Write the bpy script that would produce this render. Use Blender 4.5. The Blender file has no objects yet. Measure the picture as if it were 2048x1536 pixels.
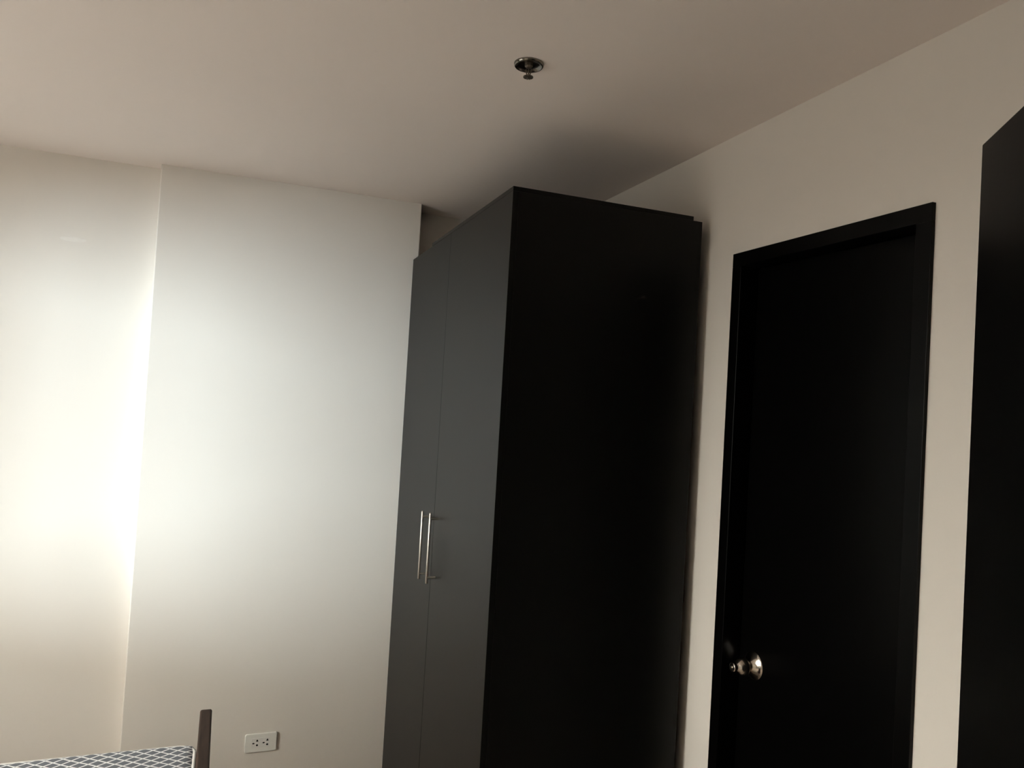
import bpy, bmesh, math, random
from mathutils import Vector, Matrix

# ------------------------------------------------------------------ camera, world, sun, exposure
sc = bpy.context.scene
COL = sc.collection
EYE = 1.70
F_PX, YAW, PITCH, ROLL = 1487.04, 20.8605, 1.5478, 3.3198

def make_camera():
    a, b, r = math.radians(YAW), math.radians(PITCH), math.radians(ROLL)
    fw = Vector((math.sin(a)*math.cos(b), math.cos(a)*math.cos(b), math.sin(b)))
    rt = Vector((math.cos(a), -math.sin(a), 0))
    up = rt.cross(fw)
    cr = rt*math.cos(r) + up*math.sin(r)
    cu = -rt*math.sin(r) + up*math.cos(r)
    cam = bpy.data.cameras.new('camera')
    cam.sensor_fit = 'HORIZONTAL'
    cam.sensor_width = 36.0
    cam.lens = F_PX/2048*36.0
    cam.clip_start = 0.02
    o = bpy.data.objects.new('camera', cam)
    COL.objects.link(o)
    m = Matrix.Identity(4)
    for i in range(3):
        m[i][0], m[i][1], m[i][2] = cr[i], cu[i], -fw[i]
    m[2][3] = EYE
    o.matrix_world = m
    sc.camera = o
make_camera()

SKY_STRENGTH = 20.0
SUN_STRENGTH = 5.6
SUN_AZ, SUN_EL, SUN_SIZE = 38.0, 1.0, 16.0     # azimuth of the light's travel, from +X towards +Y
EXPOSURE = 0.13

w = bpy.data.worlds.new('sky')
sc.world = w
w.use_nodes = True
bg = w.node_tree.nodes['Background']
# bright hazy sky above the horizon, dull ground below it
_nt = w.node_tree
_tc = _nt.nodes.new('ShaderNodeTexCoord')
_sx = _nt.nodes.new('ShaderNodeSeparateXYZ')
_nt.links.new(_tc.outputs['Generated'], _sx.inputs[0])
_mr = _nt.nodes.new('ShaderNodeMapRange')
_mr.inputs['From Min'].default_value = -0.03
_mr.inputs['From Max'].default_value = 0.03
_nt.links.new(_sx.outputs['Z'], _mr.inputs['Value'])
_mx = _nt.nodes.new('ShaderNodeMix')
_mx.data_type = 'RGBA'
_mx.inputs[6].default_value = (0.20, 0.185, 0.17, 1)
_mx.inputs[7].default_value = (1.0, 0.945, 0.87, 1)
_nt.links.new(_mr.outputs['Result'], _mx.inputs[0])
_nt.links.new(_mx.outputs[2], bg.inputs['Color'])
bg.inputs['Strength'].default_value = SKY_STRENGTH

sun = bpy.data.lights.new('low_hazy_sun', 'SUN')
sun.energy = SUN_STRENGTH
sun.angle = math.radians(SUN_SIZE)
sun.color = (0.78, 0.90, 1.0)
so = bpy.data.objects.new('low_hazy_sun', sun)
COL.objects.link(so)
az, el = math.radians(SUN_AZ), math.radians(SUN_EL)
so.rotation_euler = Vector((math.cos(az)*math.cos(el), math.sin(az)*math.cos(el), -math.sin(el))).to_track_quat('-Z', 'Y').to_euler()
so.location = (-6, -3, 3)

vs = sc.view_settings
vs.view_transform = 'Standard'
vs.look = 'None'
vs.exposure = EXPOSURE
vs.gamma = 1.0
vs.use_curve_mapping = False
sc.cycles.caustics_reflective = False

# ------------------------------------------------------------------ room dimensions (metres, floor at 0)
ZC = 2.55                    # ceiling
XR, XL = 1.3873, -2.10       # right and left walls
YC, YL, YR = 3.173, 3.245, 3.329   # pilaster front, left recess, right recess
CL, CR = -0.2953, 0.7409     # pilaster edges
YF = 0.17                    # inner face of the entrance wall
YH = -1.40                   # far side of the hallway
T = 0.12

# ------------------------------------------------------------------ helpers
def new_obj(name, me, mat=None, parent=None):
    o = bpy.data.objects.new(name, me)
    COL.objects.link(o)
    if mat is not None:
        me.materials.append(mat)
    if parent is not None:
        o.parent = parent
    return o

def bm_obj(name, bm, mat, parent=None, smooth=False, bevel=0, seg=2, angle=40):
    bmesh.ops.recalc_face_normals(bm, faces=bm.faces[:])
    me = bpy.data.meshes.new(name)
    bm.to_mesh(me)
    bm.free()
    if smooth:
        for p in me.polygons:
            p.use_smooth = True
    o = new_obj(name, me, mat, parent)
    if bevel:
        md = o.modifiers.new('bevel', 'BEVEL')
        md.width = bevel
        md.segments = seg
        md.limit_method = 'ANGLE'
        md.angle_limit = math.radians(angle)
    return o

def add_box(bm, x0, x1, y0, y1, z0, z1):
    v = [bm.verts.new(p) for p in ((x0,y0,z0),(x1,y0,z0),(x1,y1,z0),(x0,y1,z0),(x0,y0,z1),(x1,y0,z1),(x1,y1,z1),(x0,y1,z1))]
    for f in ((0,3,2,1),(4,5,6,7),(0,1,5,4),(1,2,6,5),(2,3,7,6),(3,0,4,7)):
        bm.faces.new([v[i] for i in f])

def box(name, x0, x1, y0, y1, z0, z1, mat, parent=None, bevel=0, seg=2):
    bm = bmesh.new()
    add_box(bm, x0, x1, y0, y1, z0, z1)
    return bm_obj(name, bm, mat, parent, bevel=bevel, seg=seg)

def boxes(name, lst, mat, parent=None, bevel=0):
    bm = bmesh.new()
    for b in lst:
        add_box(bm, *b)
    return bm_obj(name, bm, mat, parent, bevel=bevel)

def add_lathe(bm, prof, n=40, M=None):
    """revolve (radius, height) pairs about local Z; M places the result"""
    M = M or Matrix.Identity(4)
    rings = []
    for r, z in prof:
        if r < 1e-6:
            rings.append([bm.verts.new(M @ Vector((0, 0, z)))])
        else:
            rings.append([bm.verts.new(M @ Vector((r*math.cos(2*math.pi*i/n), r*math.sin(2*math.pi*i/n), z))) for i in range(n)])
    for a, b in zip(rings, rings[1:]):
        for i in range(n):
            j = (i+1) % n
            if len(a) == 1 and len(b) == 1:
                continue
            if len(a) == 1:
                bm.faces.new((a[0], b[i], b[j]))
            elif len(b) == 1:
                bm.faces.new((a[i], a[j], b[0]))
            else:
                bm.faces.new((a[i], a[j], b[j], b[i]))

def add_tube(bm, pts, r, n=12, caps=True):
    pts = [Vector(p) for p in pts]
    rings = []
    for k, p in enumerate(pts):
        d = (pts[min(k+1, len(pts)-1)] - pts[max(k-1, 0)]).normalized()
        u = d.cross(Vector((0, 0, 1)))
        if u.length < 1e-4:
            u = d.cross(Vector((1, 0, 0)))
        u.normalize()
        v = d.cross(u)
        rr = r[k] if isinstance(r, (list, tuple)) else r
        rings.append([bm.verts.new(p + (u*math.cos(2*math.pi*i/n) + v*math.sin(2*math.pi*i/n))*rr) for i in range(n)])
    for a, b in zip(rings, rings[1:]):
        for i in range(n):
            bm.faces.new((a[i], a[(i+1) % n], b[(i+1) % n], b[i]))
    if caps:
        bm.faces.new(rings[0][::-1])
        bm.faces.new(rings[-1])

def add_prism(bm, poly, M, d):
    """extrude a 2-D polygon (local XY) by d along local Z, placed by M"""
    a = [bm.verts.new(M @ Vector((x, y, 0))) for x, y in poly]
    b = [bm.verts.new(M @ Vector((x, y, d))) for x, y in poly]
    bm.faces.new(a[::-1])
    bm.faces.new(b)
    n = len(poly)
    for i in range(n):
        bm.faces.new((a[i], a[(i+1) % n], b[(i+1) % n], b[i]))

def round_rect(w, h, r, n=6):
    out = []
    for cx, cy, a0 in ((w/2-r, h/2-r, 0), (-w/2+r, h/2-r, 90), (-w/2+r, -h/2+r, 180), (w/2-r, -h/2+r, 270)):
        for k in range(n+1):
            a = math.radians(a0 + 90*k/n)
            out.append((cx + r*math.cos(a), cy + r*math.sin(a)))
    return out

def empty(name, loc):
    o = bpy.data.objects.new(name, None)
    COL.objects.link(o)
    o.empty_display_size = 0.1
    o.location = loc
    return o

def adopt(parent):
    """parts were built in world coordinates: keep them there under a moved Empty"""
    bpy.context.view_layer.update()
    for c in parent.children:
        c.matrix_parent_inverse = parent.matrix_world.inverted()

def tag(o, label, cat, group=None):
    o['label'] = label
    o['category'] = cat
    if group:
        o['group'] = group
    return o

def struct(o, label=None):
    o['kind'] = 'structure'
    if label:
        o['label'] = label
    return o

# ------------------------------------------------------------------ materials
def mat(name, color, rough=0.5, metal=0.0, spec=0.5, noise=None, bump=None, stretch=None, coat=0.0):
    """noise = (scale, amount) colour variation, bump = (scale, strength, distance)"""
    m = bpy.data.materials.new(name)
    m.use_nodes = True
    nt = m.node_tree
    b = nt.nodes['Principled BSDF']
    b.inputs['Base Color'].default_value = (*color, 1)
    b.inputs['Roughness'].default_value = rough
    b.inputs['Metallic'].default_value = metal
    b.inputs['Specular IOR Level'].default_value = spec
    b.inputs['Coat Weight'].default_value = coat
    tc = nt.nodes.new('ShaderNodeTexCoord')
    src = tc.outputs['Object']
    if stretch:
        mp = nt.nodes.new('ShaderNodeMapping')
        mp.inputs['Scale'].default_value = stretch
        nt.links.new(src, mp.inputs['Vector'])
        src = mp.outputs['Vector']
    if noise:
        n = nt.nodes.new('ShaderNodeTexNoise')
        n.inputs['Scale'].default_value = noise[0]
        n.inputs['Detail'].default_value = 6
        nt.links.new(src, n.inputs['Vector'])
        r = nt.nodes.new('ShaderNodeValToRGB')
        k = noise[1]
        r.color_ramp.elements[0].position = 0.3
        r.color_ramp.elements[1].position = 0.7
        r.color_ramp.elements[0].color = (*[c*(1-k) for c in color], 1)
        r.color_ramp.elements[1].color = (*[min(1, c*(1+k)) for c in color], 1)
        nt.links.new(n.outputs['Fac'], r.inputs['Fac'])
        nt.links.new(r.outputs['Color'], b.inputs['Base Color'])
    if bump:
        n = nt.nodes.new('ShaderNodeTexNoise')
        n.inputs['Scale'].default_value = bump[0]
        n.inputs['Detail'].default_value = 4
        nt.links.new(src, n.inputs['Vector'])
        bp = nt.nodes.new('ShaderNodeBump')
        bp.inputs['Strength'].default_value = bump[1]
        bp.inputs['Distance'].default_value = bump[2]
        nt.links.new(n.outputs['Fac'], bp.inputs['Height'])
        nt.links.new(bp.outputs['Normal'], b.inputs['Normal'])
    return m

M = {}
M['wall'] = mat('wall_paint', (0.765, 0.715, 0.655), 0.62, spec=0.35, noise=(1.3, 0.012), bump=(9, 0.25, 0.004), stretch=(1, 1, 0.45))
M['ceiling'] = mat('ceiling_paint', (0.92, 0.83, 0.775), 0.85, spec=0.15, noise=(0.9, 0.012), bump=(14, 0.12, 0.003))
M['filler'] = mat('white_filler', (0.80, 0.755, 0.70), 0.6, spec=0.35, noise=(60, 0.03))
M['hall'] = mat('hallway_paint', (0.55, 0.50, 0.44), 0.8, spec=0.2, noise=(2, 0.02))
M['floor'] = mat('floor_wood', (0.68, 0.57, 0.48), 0.5, noise=(5, 0.3), stretch=(0.25, 3, 1))
M['concrete'] = mat('balcony_concrete', (0.42, 0.41, 0.39), 0.9, spec=0.1, noise=(8, 0.1))
M['laminate'] = mat('black_laminate', (0.0010, 0.0009, 0.0008), 0.40, spec=0.22, noise=(30, 0.25), stretch=(6, 6, 0.35), bump=(60, 0.04, 0.001))
M['door'] = mat('black_door_paint', (0.0006, 0.0005, 0.0005), 0.33, spec=0.12, noise=(12, 0.25), stretch=(4, 4, 0.3), bump=(25, 0.05, 0.001))
M['steel'] = mat('brushed_nickel', (0.88, 0.84, 0.79), 0.36, metal=1.0, noise=(80, 0.05), stretch=(8, 8, 0.3))
M['knob'] = mat('polished_knob_steel', (0.50, 0.46, 0.41), 0.15, metal=1.0, noise=(40, 0.03))
M['chrome'] = mat('tarnished_chrome', (0.20, 0.185, 0.165), 0.16, metal=1.0, noise=(60, 0.15))
M['brass'] = mat('sprinkler_bronze', (0.17, 0.14, 0.115), 0.4, metal=0.9, noise=(90, 0.2))
M['plate'] = mat('outlet_plastic', (0.80, 0.79, 0.74), 0.35, spec=0.5, noise=(6, 0.01))
M['insert'] = mat('outlet_insert_plastic', (0.77, 0.755, 0.72), 0.4, spec=0.5, noise=(6, 0.01))
M['slot'] = mat('outlet_slot_dark', (0.008, 0.007, 0.006), 0.7, spec=0.1, noise=(20, 0.1))
M['brown'] = mat('brown_bed_wood', (0.050, 0.033, 0.026), 0.7, spec=0.12, noise=(14, 0.25), stretch=(8, 0.6, 4), bump=(30, 0.06, 0.001))
M['piping'] = mat('white_piping', (0.80, 0.79, 0.77), 0.8, spec=0.2, noise=(50, 0.04))
M['alu'] = mat('window_aluminium', (0.62, 0.60, 0.57), 0.4, metal=0.3, noise=(10, 0.03))

def glass_mat():
    m = bpy.data.materials.new('window_glass')
    m.use_nodes = True
    nt = m.node_tree
    nt.nodes.clear()
    out = nt.nodes.new('ShaderNodeOutputMaterial')
    tr = nt.nodes.new('ShaderNodeBsdfTransparent')
    tr.inputs['Color'].default_value = (0.93, 0.95, 0.94, 1)
    gl = nt.nodes.new('ShaderNodeBsdfGlossy')
    gl.inputs['Roughness'].default_value = 0.02
    mx = nt.nodes.new('ShaderNodeMixShader')
    mx.inputs['Fac'].default_value = 0.06
    nt.links.new(tr.outputs[0], mx.inputs[1])
    nt.links.new(gl.outputs[0], mx.inputs[2])
    nt.links.new(mx.outputs[0], out.inputs['Surface'])
    return m
M['glass'] = glass_mat()

def lattice_mat():
    """grey-blue ticking with a white diamond net woven into it"""
    m = bpy.data.materials.new('diamond_net_ticking')
    m.use_nodes = True
    nt = m.node_tree
    N, L = nt.nodes, nt.links
    b = N['Principled BSDF']
    b.inputs['Roughness'].default_value = 0.8
    b.inputs['Specular IOR Level'].default_value = 0.25
    tc = N.new('ShaderNodeTexCoord')
    nz = N.new('ShaderNodeTexNoise')
    nz.inputs['Scale'].default_value = 9
    L.new(tc.outputs['Object'], nz.inputs['Vector'])
    sub = N.new('ShaderNodeVectorMath'); sub.operation = 'SUBTRACT'
    sub.inputs[1].default_value = (0.5, 0.5, 0.5)
    L.new(nz.outputs['Color'], sub.inputs[0])
    scl = N.new('ShaderNodeVectorMath'); scl.operation = 'SCALE'
    scl.inputs['Scale'].default_value = 0.010
    L.new(sub.outputs[0], scl.inputs[0])
    add = N.new('ShaderNodeVectorMath'); add.operation = 'ADD'
    L.new(tc.outputs['Object'], add.inputs[0]); L.new(scl.outputs[0], add.inputs[1])
    sep = N.new('ShaderNodeSeparateXYZ')
    L.new(add.outputs[0], sep.inputs[0])
    def math_(op, a, b_=None):
        n = N.new('ShaderNodeMath'); n.operation = op
        for i, v in enumerate((a, b_)):
            if v is None: continue
            if isinstance(v, (int, float)): n.inputs[i].default_value = v
            else: L.new(v, n.inputs[i])
        return n.outputs[0]
    yz = math_('ADD', sep.outputs['Y'], sep.outputs['Z'])
    xs = math_('MULTIPLY', sep.outputs['X'], 1/0.0470)
    ys = math_('MULTIPLY', yz, 1/0.0335)
    lines = []
    for op in ('ADD', 'SUBTRACT'):
        fr = math_('FRACT', math_(op, xs, ys))
        lines.append(math_('ABSOLUTE', math_('SUBTRACT', fr, 0.5)))
    mx = math_('MAXIMUM', lines[0], lines[1])
    rp = N.new('ShaderNodeValToRGB')
    rp.color_ramp.elements[0].position = 0.395
    rp.color_ramp.elements[1].position = 0.425
    rp.color_ramp.elements[0].color = (0.17, 0.185, 0.215, 1)
    rp.color_ramp.elements[1].color = (0.90, 0.91, 0.93, 1)
    L.new(mx, rp.inputs['Fac'])
    L.new(rp.outputs['Color'], b.inputs['Base Color'])
    bp = N.new('ShaderNodeBump')
    bp.inputs['Strength'].default_value = 0.3
    bp.inputs['Distance'].default_value = 0.002
    L.new(mx, bp.inputs['Height'])
    L.new(bp.outputs['Normal'], b.inputs['Normal'])
    return m
M['lattice'] = lattice_mat()

# ------------------------------------------------------------------ room shell
XO, XO2 = XL-0.2, XR+0.14        # outer faces
YO = 3.55
struct(box('floor', XO, XO2, YH-0.1, YO, -0.12, 0, M['floor']), 'brown wood floor')
struct(box('ceiling', XO, XO2, YH-0.1, YO, ZC, ZC+0.12, M['ceiling']), 'plain painted ceiling')

wb = struct(boxes('wall_back', [(XL, CL, YL, YO, 0, ZC), (CR, XR, YR, YO, 0, ZC)], M['wall']), 'cream painted back wall')
box('pilaster', CL, CR, YC, YO, -0.02, ZC+0.02, M['wall'], wb, bevel=0.004, seg=2)

# small filler smear left on the recessed part of the back wall
bm = bmesh.new()
add_lathe(bm, [(0.0, 0.0007), (0.020, 0.0006), (0.036, 0.0004), (0.045, 0.0)], 24,
          Matrix.Translation((-0.586, YL, EYE+0.531)) @ Matrix.Rotation(math.radians(90), 4, 'X') @ Matrix.Diagonal((1, 0.22, 1, 1)))
bm_obj('filler_smear', bm, M['filler'], wb, smooth=True)

# right wall with the opening of the closed door
D0, D1, DZ = 1.831, 1.160, EYE+0.4832
DOP0, DOP1, DOPZ = D0-0.012, D1+0.012, DZ-0.012
struct(boxes('wall_right', [(XR, XO2, YH, DOP1, 0, ZC), (XR, XO2, DOP0, YO, 0, ZC), (XR, XO2, DOP1, DOP0, DOPZ, ZC)], M['wall']), 'cream painted right wall with the closed door')

# left wall with the window that lights the room
WY0, WY1, WZ0, WZ1 = 0.95, 2.24, 0.88, 2.33
struct(boxes('wall_left', [(XO, XL, YH, WY0, 0, ZC), (XO, XL, WY1, YO, 0, ZC), (XO, XL, WY0, WY1, 0, WZ0), (XO, XL, WY0, WY1, WZ1, ZC)], M['wall']), 'cream painted left wall with the window')

# entrance wall (the camera stands in its doorway) and the dark hallway behind
HX, HY = 0.646, 0.190            # hinge of the open leaf
LEAF_W, LEAF_ANG, LEAF_TOP = 0.80, math.radians(35.04), EYE+0.46
OX1, OX0 = HX+0.045, HX-0.86
struct(boxes('wall_front', [(XL, OX0, YF-T, YF, 0, ZC), (OX1, XR, YF-T, YF, 0, ZC), (OX0, OX1, YF-T, YF, LEAF_TOP+0.045, ZC)], M['wall']), 'wall around the entrance doorway')
struct(box('wall_hallway', XO, XO2, YH-0.1, YH, 0, ZC, M['hall']), 'dim hallway wall behind the entrance')

# window
win = struct(empty('window_1', (XL-0.1, (WY0+WY1)/2, WZ0)), 'sliding window in the left wall')
fx0, fx1 = XL-0.12, XL-0.05
fw = 0.05
box('window_frame', fx0, fx1, WY0, WY1, WZ0, WZ0+fw, M['alu'], win, 0.003)
box('window_frame', fx0, fx1, WY0, WY1, WZ1-fw, WZ1, M['alu'], win, 0.003)
box('window_frame', fx0, fx1, WY0, WY0+fw, WZ0+fw, WZ1-fw, M['alu'], win, 0.003)
box('window_frame', fx0, fx1, WY1-fw, WY1, WZ0+fw, WZ1-fw, M['alu'], win, 0.003)
ym = (WY0+WY1)/2
box('mullion', fx0+0.01, fx1-0.005, ym-0.025, ym+0.025, WZ0+fw, WZ1-fw, M['alu'], win, 0.003)
box('window_pane', XL-0.088, XL-0.082, WY0+fw, ym-0.025, WZ0+fw, WZ1-fw, M['glass'], win)
box('window_pane', XL-0.088, XL-0.082, ym+0.025, WY1-fw, WZ0+fw, WZ1-fw, M['glass'], win)
adopt(win)

# ------------------------------------------------------------------ closed door in the right wall
d1 = struct(empty('door_1', (XR, (D0+D1)/2, 0)), 'closed black door in the right wall')
FWD = 0.040                      # width of the frame's face
FX0, FX1 = XR-0.010, XR+0.115
box('door_jamb', FX0, FX1, D0-FWD, D0, 0, DZ-FWD, M['door'], d1, 0.0012)
box('door_jamb', FX0, FX1, D1, D1+FWD, 0, DZ-FWD, M['door'], d1, 0.0012)
box('door_header', FX0, FX1, D1, D0, DZ-FWD, DZ, M['door'], d1, 0.0012)
LX = XR+0.052                    # room-side face of the leaf
leaf = box('door_leaf', LX, LX+0.038, D1+FWD+0.003, D0-FWD-0.003, 0.008, DZ-FWD-0.004, M['door'], d1, 0.0015)
bm = bmesh.new()
add_box(bm, LX+0.040, LX+0.055, D1+FWD, D1+FWD+0.014, 0, DZ-FWD)
add_box(bm, LX+0.040, LX+0.055, D0-FWD-0.014, D0-FWD, 0, DZ-FWD)
add_box(bm, LX+0.040, LX+0.055, D1+FWD, D0-FWD, DZ-FWD-0.014, DZ-FWD)
bm_obj('door_stop', bm, M['door'], d1)
KY, KZ = 1.7265, EYE-0.699
KM = Matrix.Translation((LX, KY, KZ)) @ Matrix.Rotation(math.radians(-90), 4, 'Y')
bm = bmesh.new()
add_lathe(bm, [(0.0, -0.001), (0.0385, -0.001), (0.0395, 0.0015), (0.0385, 0.003), (0.0320, 0.0055), (0.0240, 0.010), (0.0175, 0.0155), (0.0150, 0.019), (0.0, 0.020)], 48, KM)
ros = bm_obj('knob_rosette', bm, M['knob'], leaf, smooth=True)
ros['label'] = 'flared steel rosette of the door knob'
bm = bmesh.new()
add_lathe(bm, [(0.0, 0.016), (0.0120, 0.017), (0.0122, 0.021), (0.0165, 0.0235), (0.0215, 0.028), (0.0243, 0.0345), (0.0250, 0.041), (0.0240, 0.048),
               (0.0205, 0.0545), (0.0155, 0.059), (0.0110, 0.0615), (0.0100, 0.0640), (0.0118, 0.0675), (0.0128, 0.0720), (0.0122, 0.0745), (0.0095, 0.0752), (0.0, 0.0745)], 48, KM)
kb = bm_obj('door_knob', bm, M['knob'], leaf, smooth=True)
kb['label'] = 'round steel door knob'
bm = bmesh.new()
add_lathe(bm, [(0.0, 0.0740), (0.0040, 0.0742), (0.0042, 0.0762), (0.0, 0.0768)], 20, KM)
bm_obj('knob_lock_button', bm, M['knob'], leaf, smooth=True)
adopt(d1)

# ------------------------------------------------------------------ entrance door: frame in the front wall, leaf swung open into the room
d2 = struct(empty('door_2', (HX, HY, 0)), 'open black entrance door at the right edge')
box('door_jamb', OX1-0.045, OX1, YF-T-0.01, YF+0.012, 0, LEAF_TOP+0.005, M['door'], d2, 0.002)
box('door_jamb', OX0, OX0+0.04, YF-T-0.01, YF+0.012, 0, LEAF_TOP+0.005, M['door'], d2, 0.002)
box('door_header', OX0, OX1, YF-T-0.01, YF+0.012, LEAF_TOP+0.005, LEAF_TOP+0.045, M['door'], d2, 0.002)
dirv = Vector((math.sin(LEAF_ANG), math.cos(LEAF_ANG), 0))
# the leaf's room face runs hinge -> free end; its thickness lies to the right of it
LM = Matrix.Translation((1.1049, 0.8447, 0)) @ Matrix(((dirv.x, dirv.y, 0, 0), (dirv.y, -dirv.x, 0, 0), (0, 0, 1, 0), (0, 0, 0, 1)))
bm = bmesh.new()
add_box(bm, -LEAF_W, 0, 0, 0.038, 0.008, LEAF_TOP)
bm.transform(LM)
lf2 = bm_obj('door_leaf', bm, M['door'], d2, bevel=0.003, seg=3)
for zc in (0.25, 1.10, 1.95):
    bm = bmesh.new()
    add_tube(bm, [LM @ Vector((-LEAF_W-0.006, 0.012, zc-0.05)), LM @ Vector((-LEAF_W-0.006, 0.012, zc+0.05))], 0.006, 12)
    bm_obj('hinge', bm, M['steel'], lf2, smooth=False)
adopt(d2)

# ------------------------------------------------------------------ wardrobe
W0, W1, WYA, WYB = 0.7156, 1.3506, 1.9565, 3.167
WT = EYE+0.6155                   # top of the loose top board
WC = WT-0.013                     # carcass top
PT = 0.018
wr = tag(empty('wardrobe', ((W0+W1)/2, (WYA+WYB)/2, 0)), 'tall black two-door wardrobe with bar handles beside the closed door', 'wardrobe')
cx = W0+PT+0.0003                     # carcass front, behind the doors
box('side_panel', cx, W1, WYA, WYA+PT, 0, WC, M['laminate'], wr, 0.001)
box('side_panel', cx, W1, WYB-PT, WYB, 0, WC, M['laminate'], wr, 0.001)
box('back_panel', W1-0.008, W1-0.001, WYA+PT, WYB-PT, 0.06, WC-PT, M['laminate'], wr)
box('top_panel', cx, W1, WYA+PT, WYB-PT, WC-PT, WC, M['laminate'], wr, 0.001)
box('bottom_panel', cx, W1-0.008, WYA+PT, WYB-PT, 0.06, 0.06+PT, M['laminate'], wr, 0.001)
box('plinth', cx+0.03, cx+0.03+PT, WYA+PT, WYB-PT, 0, 0.06, M['laminate'], wr, 0.001)
box('partition', cx+0.002, W1-0.008, 2.572, 2.572+PT, 0.06+PT, WC-PT, M['laminate'], wr)
tb = box('top_board', W0, 1.318, WYA, 2.850, WC+0.0002, WT, M['laminate'], wr, 0.0008)
SEAM = 2.5800
def wardrobe_door(y0, y1, seam_at_end):
    bm = bmesh.new()
    add_box(bm, W0, W0+PT, y0, y1, 0.05, WC-0.0005)
    for v in bm.verts:           # the leaves meet tightly at the top and part a little lower down
        if abs(v.co.y-SEAM) < 0.01:
            v.co.y = SEAM + (-1 if seam_at_end else 1)*(0.00015 if v.co.z > 1 else 0.0019)
    return bm_obj('wardrobe_door', bm, M['laminate'], wr, bevel=0.0009, seg=2)
dr_near = wardrobe_door(WYA, SEAM, True)
dr_far = wardrobe_door(SEAM, WYB-0.0005, False)
def bar_handle(y, za, zb, parent):
    bm = bmesh.new()
    bx = W0-0.031
    r = 0.0043
    add_lathe(bm, [(0, 0), (r*.7, 0), (r, 0.0015), (r, zb-za-0.0015), (r*.7, zb-za), (0, zb-za)], 20, Matrix.Translation((bx, y, za)))
    h = bm_obj('handle_bar', bm, M['steel'], parent, smooth=True)
    md = h.modifiers.new('split', 'EDGE_SPLIT'); md.split_angle = math.radians(50)
    for z in (za+0.020, zb-0.020):
        bm = bmesh.new()
        add_tube(bm, [(bx+0.002, y, z), (W0+0.0005, y, z)], 0.0042, 14)
        bm_obj('handle_post', bm, M['steel'], parent, smooth=False, bevel=0.0005)
bar_handle(2.517, EYE-0.638, EYE-0.394, dr_near)
bar_handle(2.626, EYE-0.648, EYE-0.404, dr_far)
adopt(wr)

# ------------------------------------------------------------------ low bed with headboard, mattress
BK = 0.8037                       # the bed stands clear of the back wall
HB0, HB1, HBZ = -0.0205*BK, 0.0232*BK, EYE-1.268*BK
BY0, BY1 = 1.52, 2.550
BX0 = -1.98
bed = tag(empty('bed_frame', (-1.0, (BY0+BY1)/2, 0)), 'low brown wooden bed frame with its headboard end near the outlet', 'bed')
box('headboard', HB0, HB1, BY0, BY1, 0, HBZ, M['brown'], bed, 0.006, 3)
box('side_rail', BX0+0.03, HB0-0.001, BY0+0.01, BY0+0.035, 0.22, 0.36, M['brown'], bed, 0.003)
box('side_rail', BX0+0.03, HB0-0.001, BY1-0.035, BY1-0.01, 0.22, 0.36, M['brown'], bed, 0.003)
box('foot_board', BX0, BX0+0.03, BY0, BY1, 0.18, 0.42, M['brown'], bed, 0.003)
for ly in (BY0+0.01, BY1-0.06):
    box('leg', BX0+0.001, BX0+0.05, ly, ly+0.05, 0, 0.22, M['brown'], bed, 0.002)
box('base_panel', BX0+0.03, HB0-0.001, BY0+0.035, BY1-0.035, 0.30, 0.32, M['brown'], bed)
adopt(bed)

MX0, MX1, MY0, MY1, MZ0, MZ1 = BX0+0.034, HB0-0.004, BY0+0.040, 2.512, 0.3205, EYE-1.398*BK+0.019
def mattress():
    bm = bmesh.new()
    add_box(bm, MX0, MX1, MY0, MY1, MZ0, MZ1)
    bmesh.ops.subdivide_edges(bm, edges=[e for e in bm.edges if abs((e.verts[0].co-e.verts[1].co).x) > 1], cuts=40, use_grid_fill=True)
    bmesh.ops.subdivide_edges(bm, edges=[e for e in bm.edges if abs((e.verts[0].co-e.verts[1].co).y) > .5], cuts=20, use_grid_fill=True)
    rnd = random.Random(7)
    ph = [rnd.uniform(0, 6) for _ in range(4)]
    for v in bm.verts:
        if v.co.z > MZ1-1e-4:
            v.co.z += 0.004*math.sin(v.co.x*3.1+ph[0])*math.cos(v.co.y*4+ph[1]) + 0.002*math.sin(v.co.x*9+ph[2])
    o = bm_obj('mattress', bm, M['lattice'], None, smooth=True, bevel=0.022, seg=4, angle=50)
    return o
mt = tag(mattress(), 'grey mattress with white diamond net pattern on the low bed', 'mattress')
bm = bmesh.new()
def ring(z, inset):
    r = 0.05
    poly = round_rect(MX1-MX0-2*inset, MY1-MY0-2*inset, r, 6)
    cxm, cym = (MX0+MX1)/2, (MY0+MY1)/2
    pts = [(cxm+x, cym+y, z) for x, y in poly]
    return pts + [pts[0], pts[1]]
add_tube(bm, ring(MZ1-0.010, 0.003), 0.006, 8)
bm_obj('piping', bm, M['piping'], mt, smooth=True)
mt.location = (0, 0, 0)

# ------------------------------------------------------------------ fire sprinkler
SX, SY = 0.6495, 1.7154
sp = tag(empty('fire_sprinkler', (SX, SY, ZC)), 'small dark metal fire sprinkler hanging from the ceiling', 'sprinkler')
SM = Matrix.Translation((SX, SY, ZC)) @ Matrix.Rotation(math.radians(180), 4, 'X')
bm = bmesh.new()
add_lathe(bm, [(0.0375, -0.001), (0.0375, 0.002), (0.0362, 0.0055), (0.0345, 0.0072), (0.0325, 0.0066), (0.0300, 0.0040), (0.0240, 0.0015), (0.0120, 0.0006), (0.0, 0.0006)], 56, SM)
es = bm_obj('escutcheon', bm, M['chrome'], sp, smooth=True)
es['label'] = 'round cupped metal plate against the ceiling'
bm = bmesh.new()
add_lathe(bm, [(0.0110, 0.0), (0.0110, 0.006), (0.0085, 0.0070), (0.0070, 0.010), (0.0, 0.0105)], 8, SM)
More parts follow.
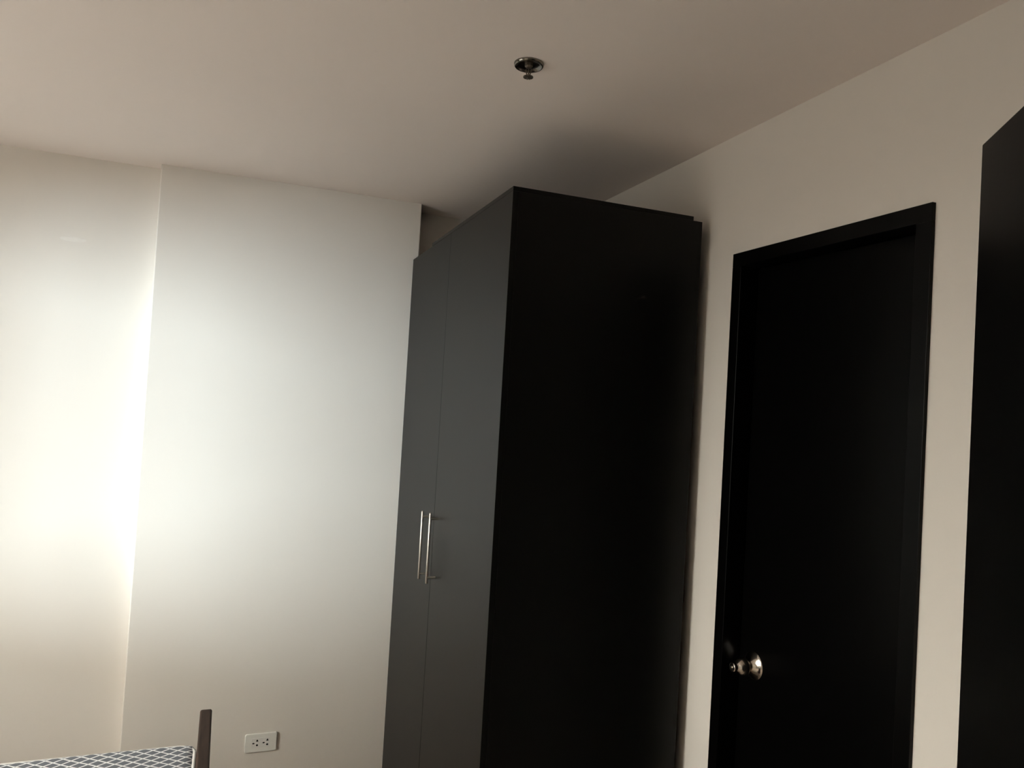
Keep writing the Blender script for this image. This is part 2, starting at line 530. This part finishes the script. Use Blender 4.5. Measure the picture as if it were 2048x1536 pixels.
bm_obj('sprinkler_body', bm, M['brass'], sp, smooth=False)
bm = bmesh.new()
ca = math.radians(25)
for s in (-1, 1):
    d = Vector((math.cos(ca)*s, math.sin(ca)*s, 0))
    pts = [SM @ (d*r + Vector((0, 0, z))) for r, z in ((0.0060, 0.008), (0.0064, 0.015), (0.0058, 0.021), (0.0036, 0.028), (0.0012, 0.0325))]
    add_tube(bm, pts, 0.0015, 10)
bm_obj('frame_arms', bm, M['brass'], sp, smooth=True)
bm = bmesh.new()
add_lathe(bm, [(0.0, 0.012), (0.0020, 0.012), (0.0024, 0.020), (0.0020, 0.029), (0.0, 0.0295)], 16, SM)
bm_obj('heat_bulb', bm, M['brass'], sp, smooth=True)
bm = bmesh.new()
poly = []
for k in range(12):
    a0 = 2*math.pi*k/12
    for da, r in ((0.0, 0.0125), (0.34, 0.0125), (0.38, 0.0098), (0.49, 0.0098)):
        poly.append((r*math.cos(a0+da), r*math.sin(a0+da)))
add_prism(bm, poly, SM @ Matrix.Translation((0, 0, 0.0320)), 0.0026)
add_lathe(bm, [(0.0, 0.0350), (0.0036, 0.0350), (0.0030, 0.0370), (0.0, 0.0375)], 16, SM)
df = bm_obj('deflector', bm, M['brass'], sp)
adopt(sp)

# ------------------------------------------------------------------ power outlet on the pilaster
PX, PZ = 0.2150, EYE-1.4192
ou = tag(empty('power_outlet', (PX, YC, PZ)), 'white double power outlet on the wall right of the bed', 'power outlet')
OM = Matrix.Translation((PX, YC, PZ)) @ Matrix.Rotation(math.radians(90), 4, 'X')   # local x right, y up, z out of the wall
bm = bmesh.new()
add_prism(bm, round_rect(0.1225, 0.0735, 0.007), OM @ Matrix.Translation((0, 0, -0.0005)), 0.0095)
bm_obj('cover_plate', bm, M['plate'], ou, bevel=0.0028, seg=4, angle=60)
bm = bmesh.new()
add_prism(bm, round_rect(0.069, 0.0375, 0.0015, 3), OM @ Matrix.Translation((0.0, 0.001, 0.0085)), 0.0013)
ins = bm_obj('socket_insert', bm, M['insert'], ou, bevel=0.0004)
for sxo in (-0.0195, 0.0195):
    hz = 0.0092
    def slot(poly):
        bm = bmesh.new()
        add_prism(bm, poly, OM @ Matrix.Translation((sxo, 0.001, hz)), 0.0008)
        bm_obj('slot', bm, M['slot'], ins)
    slot([(0.0002, 0.0055), (0.0098, 0.0055), (0.0062, 0.0134), (0.0038, 0.0134)])
    slot([(0.0050+0.0042*math.cos(2*math.pi*k/10), -0.0090+0.0038*math.sin(2*math.pi*k/10)) for k in range(10)])
    slot([(-0.0090+0.0048*math.cos(2*math.pi*k/10), -0.0012+0.0027*math.sin(2*math.pi*k/10)) for k in range(10)])
adopt(ou)
